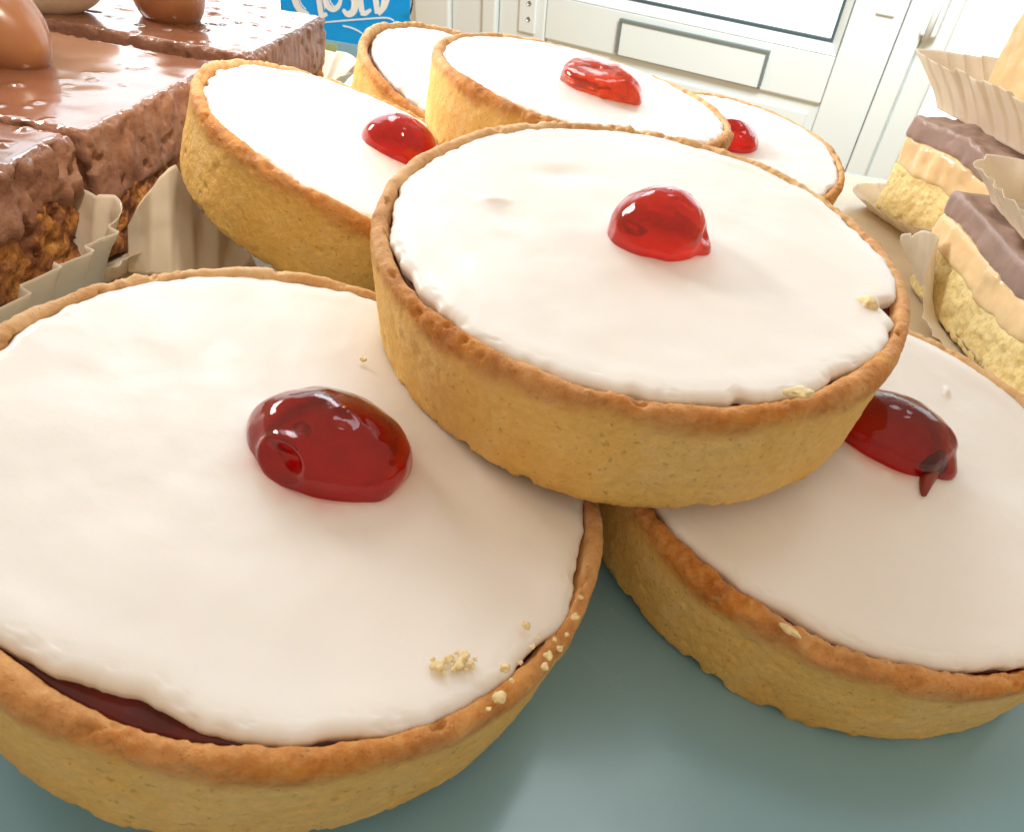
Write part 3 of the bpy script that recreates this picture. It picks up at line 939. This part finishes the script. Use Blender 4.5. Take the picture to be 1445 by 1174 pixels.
# letterbox
lb = bevel_box('letterbox_flap', 4, 276, -5, 0.8, -62, -5, MPVC, door, 1.5)
v, f = merge_meshes([box_mesh(-1, 281, -7, 0.9, -4.6, 0), box_mesh(-1, 3.6, -7, 0.9, -58, -4.7), box_mesh(276.4, 281, -7, 0.9, -58, -4.7)])
link('letterbox_trim', v, f, MTRIM, lb, smooth_shade=False)
v, f = box_mesh(-1, 281, -1, 0.9, -64.2, -62.4)
link('letterbox_edge', v, f, MGROOVE, lb, smooth_shade=False)
# handle backplate with screws
hp = bevel_box('handle_plate', -214, -176, -6, -0.2, -62, 180, MPVC, door, 5)
for zc in (-8, -36):
    vv = []
    for y_ in (-7.2, -5.9):
        vv += [(-191 + 4.5 * math.cos(a), y_, zc + 4.5 * math.sin(a)) for a in np.linspace(0, 2 * math.pi, 24, endpoint=False)]
    ff = grid(2, 24) + [tuple(range(24)), tuple(reversed(range(24, 48)))]
    link('screw', vv, ff, MSTEEL, hp)
bevel_box('keep_plate', 424, 452, -5, -0.3, 84, 190, MPVC, door, 2)

fr = thing('door_frame', 'white plastic frame standing round the shop door', 'door frame', DM)
bevel_box('jamb', -295, -264, -12, 70, -830, 1160, MPVC, fr, 3)
bevel_box('jamb', -372, -297, -4, 70, -830, 1160, MPVC, fr, 3)
bevel_box('jamb', -460, -374, -14, 70, -830, 1160, MPVC, fr, 4)
bevel_box('jamb', 468, 500, -12, 70, -830, 1160, MPVC, fr, 3)
bevel_box('jamb', 502, 540, -4, 70, -830, 1160, MPVC, fr, 4)
bevel_box('head', -263, 467, -12, 70, 1104, 1160, MPVC, fr, 4)
hg = bevel_box('hinge', 496, 520, -22, -5, 70, 150, MPVC, fr, 4)
link('hinge_pin', *tube([(508, -24, 66), (508, -24, 110), (508, -24, 154)], (5, 5, 5), 16), MPVC, hg)

def side_window(label, x0, x1, z0, z1):
    t = thing('shop_window', label, 'window', DM)
    v_, f_ = ring(x0, x1, z0, z1, 45, 2, 66)
    link('window_frame', v_, f_, MPVC, t, smooth_shade=False)
    v_, f_ = box_mesh(x0 + 44, x1 - 44, 30, 34, z0 + 44, z1 - 44)
    link('window_glass', v_, f_, MG, t, smooth_shade=False)
side_window('wide bright shop window to the left of the door', -2600, -461, -700, 1160)
side_window('bright shop window to the right of the door', 497, 2400, -900, 1160)

# hanging sign
sx, sy = 0, 0
p0, p1 = at(395, 0, y=820), at(578, 0, y=800)
ex = np.array(at(510, 64, y=812) - at(452, 55, y=816)); ex[1] = (p1[1] - p0[1]) / (p1[0] - p0[0]) * ex[0]
ex /= np.linalg.norm(ex)
ez = np.array([0.03, 0.06, 1.0]); ez -= ex * (ez @ ex); ez /= np.linalg.norm(ez)
ey = np.cross(ez, ex)
SO = at(452, 55, y=816)
sign = thing('closed_sign', 'blue hanging sign with white hand lettered CLOSED', 'sign', frame(SO, ex, ey, ez))
def sl(px, py):
    vv = ray(px, py); t = ((SO - CAM) @ ey) / (vv @ ey); X = CAM + vv * t - SO
    return X @ ex, X @ ez
x0 = sl(395, 4)[0]; x1 = sl(578, 20)[0]
bevel_box('sign_board', x0, x1, 0, 3, -32, 118, MBLUE, sign, 0.8)
v, f = box_mesh(x0 + 0.6, x1 - 0.6, -0.5, -0.05, -31.5, 0)
link('lower_band', v, f, MTEAL, sign, smooth_shade=False)
v, f = box_mesh(x0 + 8, sl(476, 60)[0], -0.9, -0.55, -24, -3)
link('yellow_patch', v, f, MYEL, sign, smooth_shade=False)

def ribbon(pts, w, y=-0.5, d=0.45, sm=3):
    P = smooth_poly(pts, sm) if sm else np.array(pts, float)
    P = np.array(P)
    W = w if hasattr(w, '__len__') else [w] * 2
    ww = np.interp(np.linspace(0, 1, len(P)), np.linspace(0, 1, len(W)), W)
    t = np.gradient(P, axis=0); t /= np.maximum(1e-6, np.linalg.norm(t, axis=1))[:, None]
    nn = np.c_[-t[:, 1], t[:, 0]]
    a, b = P + nn * ww[:, None] / 2, P - nn * ww[:, None] / 2
    n = len(P)
    V = [(p[0], y, p[1]) for p in a] + [(p[0], y, p[1]) for p in b] + [(p[0], y + d, p[1]) for p in a] + [(p[0], y + d, p[1]) for p in b]
    Fc = []
    for i in range(n - 1):
        Fc += [(i, i + 1, n + i + 1, n + i), (2 * n + i, 3 * n + i, 3 * n + i + 1, 2 * n + i + 1), (i, 2 * n + i, 2 * n + i + 1, i + 1), (n + i, n + i + 1, 3 * n + i + 1, 3 * n + i)]
    return V, Fc

def L2(pts):
    return [sl(*p) for p in pts]
letters = {
    'letter_C': [(L2([(446, -30), (438, -42), (424, -38), (415, -20), (416, 2), (424, 16), (436, 21)]), [3, 8, 9, 8, 3]), (L2([(430, -34), (421, -18), (423, 4), (432, 14)]), 1.2)],
    'letter_L': [(L2([(444, -46), (449, -10), (453, 20)]), [6, 7, 6]), (L2([(450, 22), (456, 23), (462, 20)]), [3, 5, 3]), (L2([(451, -44), (456, -6), (459, 14)]), 1.2)],
    'letter_O': [(L2([(468, -44), (456, -34), (457, -8), (462, 10), (472, 15), (481, 6), (482, -20), (478, -40), (468, -44), (460, -40)]), [7, 4, 8, 6, 4, 7, 8, 7]), (L2([(463, -24), (465, 2), (472, 10)]), 1.1)],
    'letter_S': [(L2([(499, -28), (493, -40), (485, -32), (488, -18), (496, -8), (502, 6), (499, 18), (490, 22), (484, 14)]), [3, 4, 7, 8, 8, 6, 3]), (L2([(490, -12), (498, 0), (496, 14)]), 1.1)],
    'letter_E': [(L2([(503, -44), (507, -10), (511, 18)]), [6, 7, 6]), (L2([(509, 19), (516, 20), (524, 14)]), [4, 5, 2]), (L2([(506, -16), (513, -17), (518, -20)]), [3, 4, 2]), (L2([(503, -44), (511, -46), (518, -46)]), [3, 4, 2])],
    'letter_D': [(L2([(524, -44), (529, -10), (533, 20)]), [6, 7, 6]), (L2([(526, -46), (540, -40), (547, -20), (545, 6), (534, 21)]), [4, 7, 9, 7, 3]), (L2([(538, -28), (541, -10), (538, 10)]), 1.1)],
}
for nm, strokes in letters.items():
    v, f = merge_meshes([ribbon(p, w, y=-0.5 - 0.25 * i, d=0.2) for i, (p, w) in enumerate(strokes)])
    link(nm, v, f, MWPAINT, sign, smooth_shade=False)
link('flourish', *ribbon(L2([(440, 34), (480, 30), (520, 27), (548, 25), (556, 30)]), [1.0, 1.6, 1.6, 1.2]), MWPAINT, sign, smooth_shade=False)
link('flourish', *ribbon(L2([(484, 37), (498, 40), (512, 48)]), [1.8, 1.6, 1.0]), MWPAINT, sign, smooth_shade=False)
cp = [(sl(x, y)[0], 1.5, sl(x, y)[1]) for x, y in ((576, -60), (579, -20), (582, 0), (580, 14), (576, 25))]
cp = [tuple(p) for p in smooth_poly(cp, 2)]
cd = link('hanging_cord', *tube(cp, [0.9] * len(cp), 8), MCORD, sign)
cp = [(sl(x, y)[0], 1.5, sl(x, y)[1]) for x, y in ((566, 23), (571, 24), (577, 27), (578, 33))]
link('hanging_cord', *tube(cp, [0.8] * len(cp), 8), MCORD, sign)

# ------------------------------------------------------------------ light
w = bpy.data.worlds.new('World'); scene.world = w; w.use_nodes = True
nt = w.node_tree; nt.nodes.clear()
out = nt.nodes.new('ShaderNodeOutputWorld'); bg = nt.nodes.new('ShaderNodeBackground')
nt.links.new(bg.outputs[0], out.inputs[0])
tc = nt.nodes.new('ShaderNodeTexCoord')
def dot_mask(d, lo, hi):
    d = np.array(d, float); d /= np.linalg.norm(d)
    n = nt.nodes.new('ShaderNodeVectorMath'); n.operation = 'DOT_PRODUCT'
    nt.links.new(tc.outputs['Generated'], n.inputs[0]); n.inputs[1].default_value = d
    mr = nt.nodes.new('ShaderNodeMapRange'); mr.interpolation_type = 'SMOOTHSTEP'
    nt.links.new(n.outputs['Value'], mr.inputs['Value'])
    mr.inputs['From Min'].default_value = lo; mr.inputs['From Max'].default_value = hi
    return mr.outputs[0]
sp = nt.nodes.new('ShaderNodeSeparateXYZ'); nt.links.new(tc.outputs['Generated'], sp.inputs[0])
az = math_n(nt, 'ARCTAN2', sp.outputs[0], sp.outputs[1])
el = math_n(nt, 'ARCSINE', sp.outputs[2])
def step(v, lo, hi):
    mr = nt.nodes.new('ShaderNodeMapRange'); mr.interpolation_type = 'SMOOTHSTEP'
    nt.links.new(v, mr.inputs['Value'])
    mr.inputs['From Min'].default_value = math.radians(lo); mr.inputs['From Max'].default_value = math.radians(hi)
    return mr.outputs[0]
day = math_n(nt, 'MULTIPLY', math_n(nt, 'MULTIPLY', step(az, -47, -37), step(az, 58, 50)), math_n(nt, 'MULTIPLY', step(el, -32, -27), step(el, 44, 36)))
room = ramp(nt, dot_mask((0, -0.35, 1), -0.5, 0.9), [(0.0, (0.56, 0.385, 0.215)), (1.0, (0.64, 0.50, 0.37))])
nt.links.new(mix(nt, day, room, (2.4, 2.55, 2.7)), bg.inputs['Color'])
bg.inputs['Strength'].default_value = 1.0

def area(name, loc, target, size, power, col):
    L = bpy.data.lights.new(name, 'AREA'); L.shape = 'DISK'; L.size = size * S; L.energy = power; L.color = col
    o = bpy.data.objects.new(name, L); COL.objects.link(o)
    o.location = Vector(loc) * S
    o.rotation_euler = (Vector(target) - Vector(loc)).to_track_quat('-Z', 'Y').to_euler()
    return o
area('window_light', (-150, 350, 330), (30, 100, 20), 170, 0.46, (0.96, 0.98, 1.0))
area('door_fill_light', (220, 650, 480), (100, 1450, -120), 300, 11.5, (0.86, 0.96, 1.0))  # added fill, out of view, to brighten the door and sign
area('left_fill_light', (-300, 190, 180), (20, 170, 5), 110, 0.27, (1.0, 0.97, 0.92)).data.spread = math.radians(80)  # unseen fill added to lift left-facing sides of the rear tarts and slices
area('ceiling_panel', (260, 620, 1500), (120, 60, 0), 420, 1.6, (0.86, 0.95, 1.0))
sp_ = bpy.data.lights.new('left_case_fill_spot', 'SPOT'); sp_.energy = 6.8; sp_.color = (1.0, 0.86, 0.66); sp_.spot_size = math.radians(17); sp_.spot_blend = 1.0; sp_.shadow_soft_size = 30 * S  # added warm spot, out of view, brightening the left paper cases and slab sides
so_ = bpy.data.objects.new('left_case_fill_spot', sp_); COL.objects.link(so_)
so_.location = Vector((70, -40, 420)) * S
so_.rotation_euler = (Vector((-112, 84, 8)) - Vector((70, -40, 420))).to_track_quat('-Z', 'Y').to_euler()

# ------------------------------------------------------------------ camera and render
cam = bpy.data.cameras.new('Camera'); co = bpy.data.objects.new('Camera', cam); COL.objects.link(co)
m = Matrix(M.tolist()).to_4x4(); m.translation = Vector(CAM) * S
co.matrix_world = m
cam.sensor_fit = 'HORIZONTAL'; cam.sensor_width = 36.0; cam.lens = F / PW * 36.0
cam.clip_start = 0.002; cam.clip_end = 60
cam.dof.use_dof = True; cam.dof.focus_distance = 0.135; cam.dof.aperture_fstop = 110
scene.camera = co
scene.view_settings.view_transform = 'Standard'; scene.view_settings.look = 'None'
scene.view_settings.exposure = 0.14; scene.view_settings.gamma = 1
scene.view_settings.use_curve_mapping = False
scene.cycles.use_denoising = True
scene.cycles.max_bounces = 10; scene.cycles.transmission_bounces = 8; scene.cycles.transparent_max_bounces = 12
scene.cycles.sample_clamp_indirect = 8
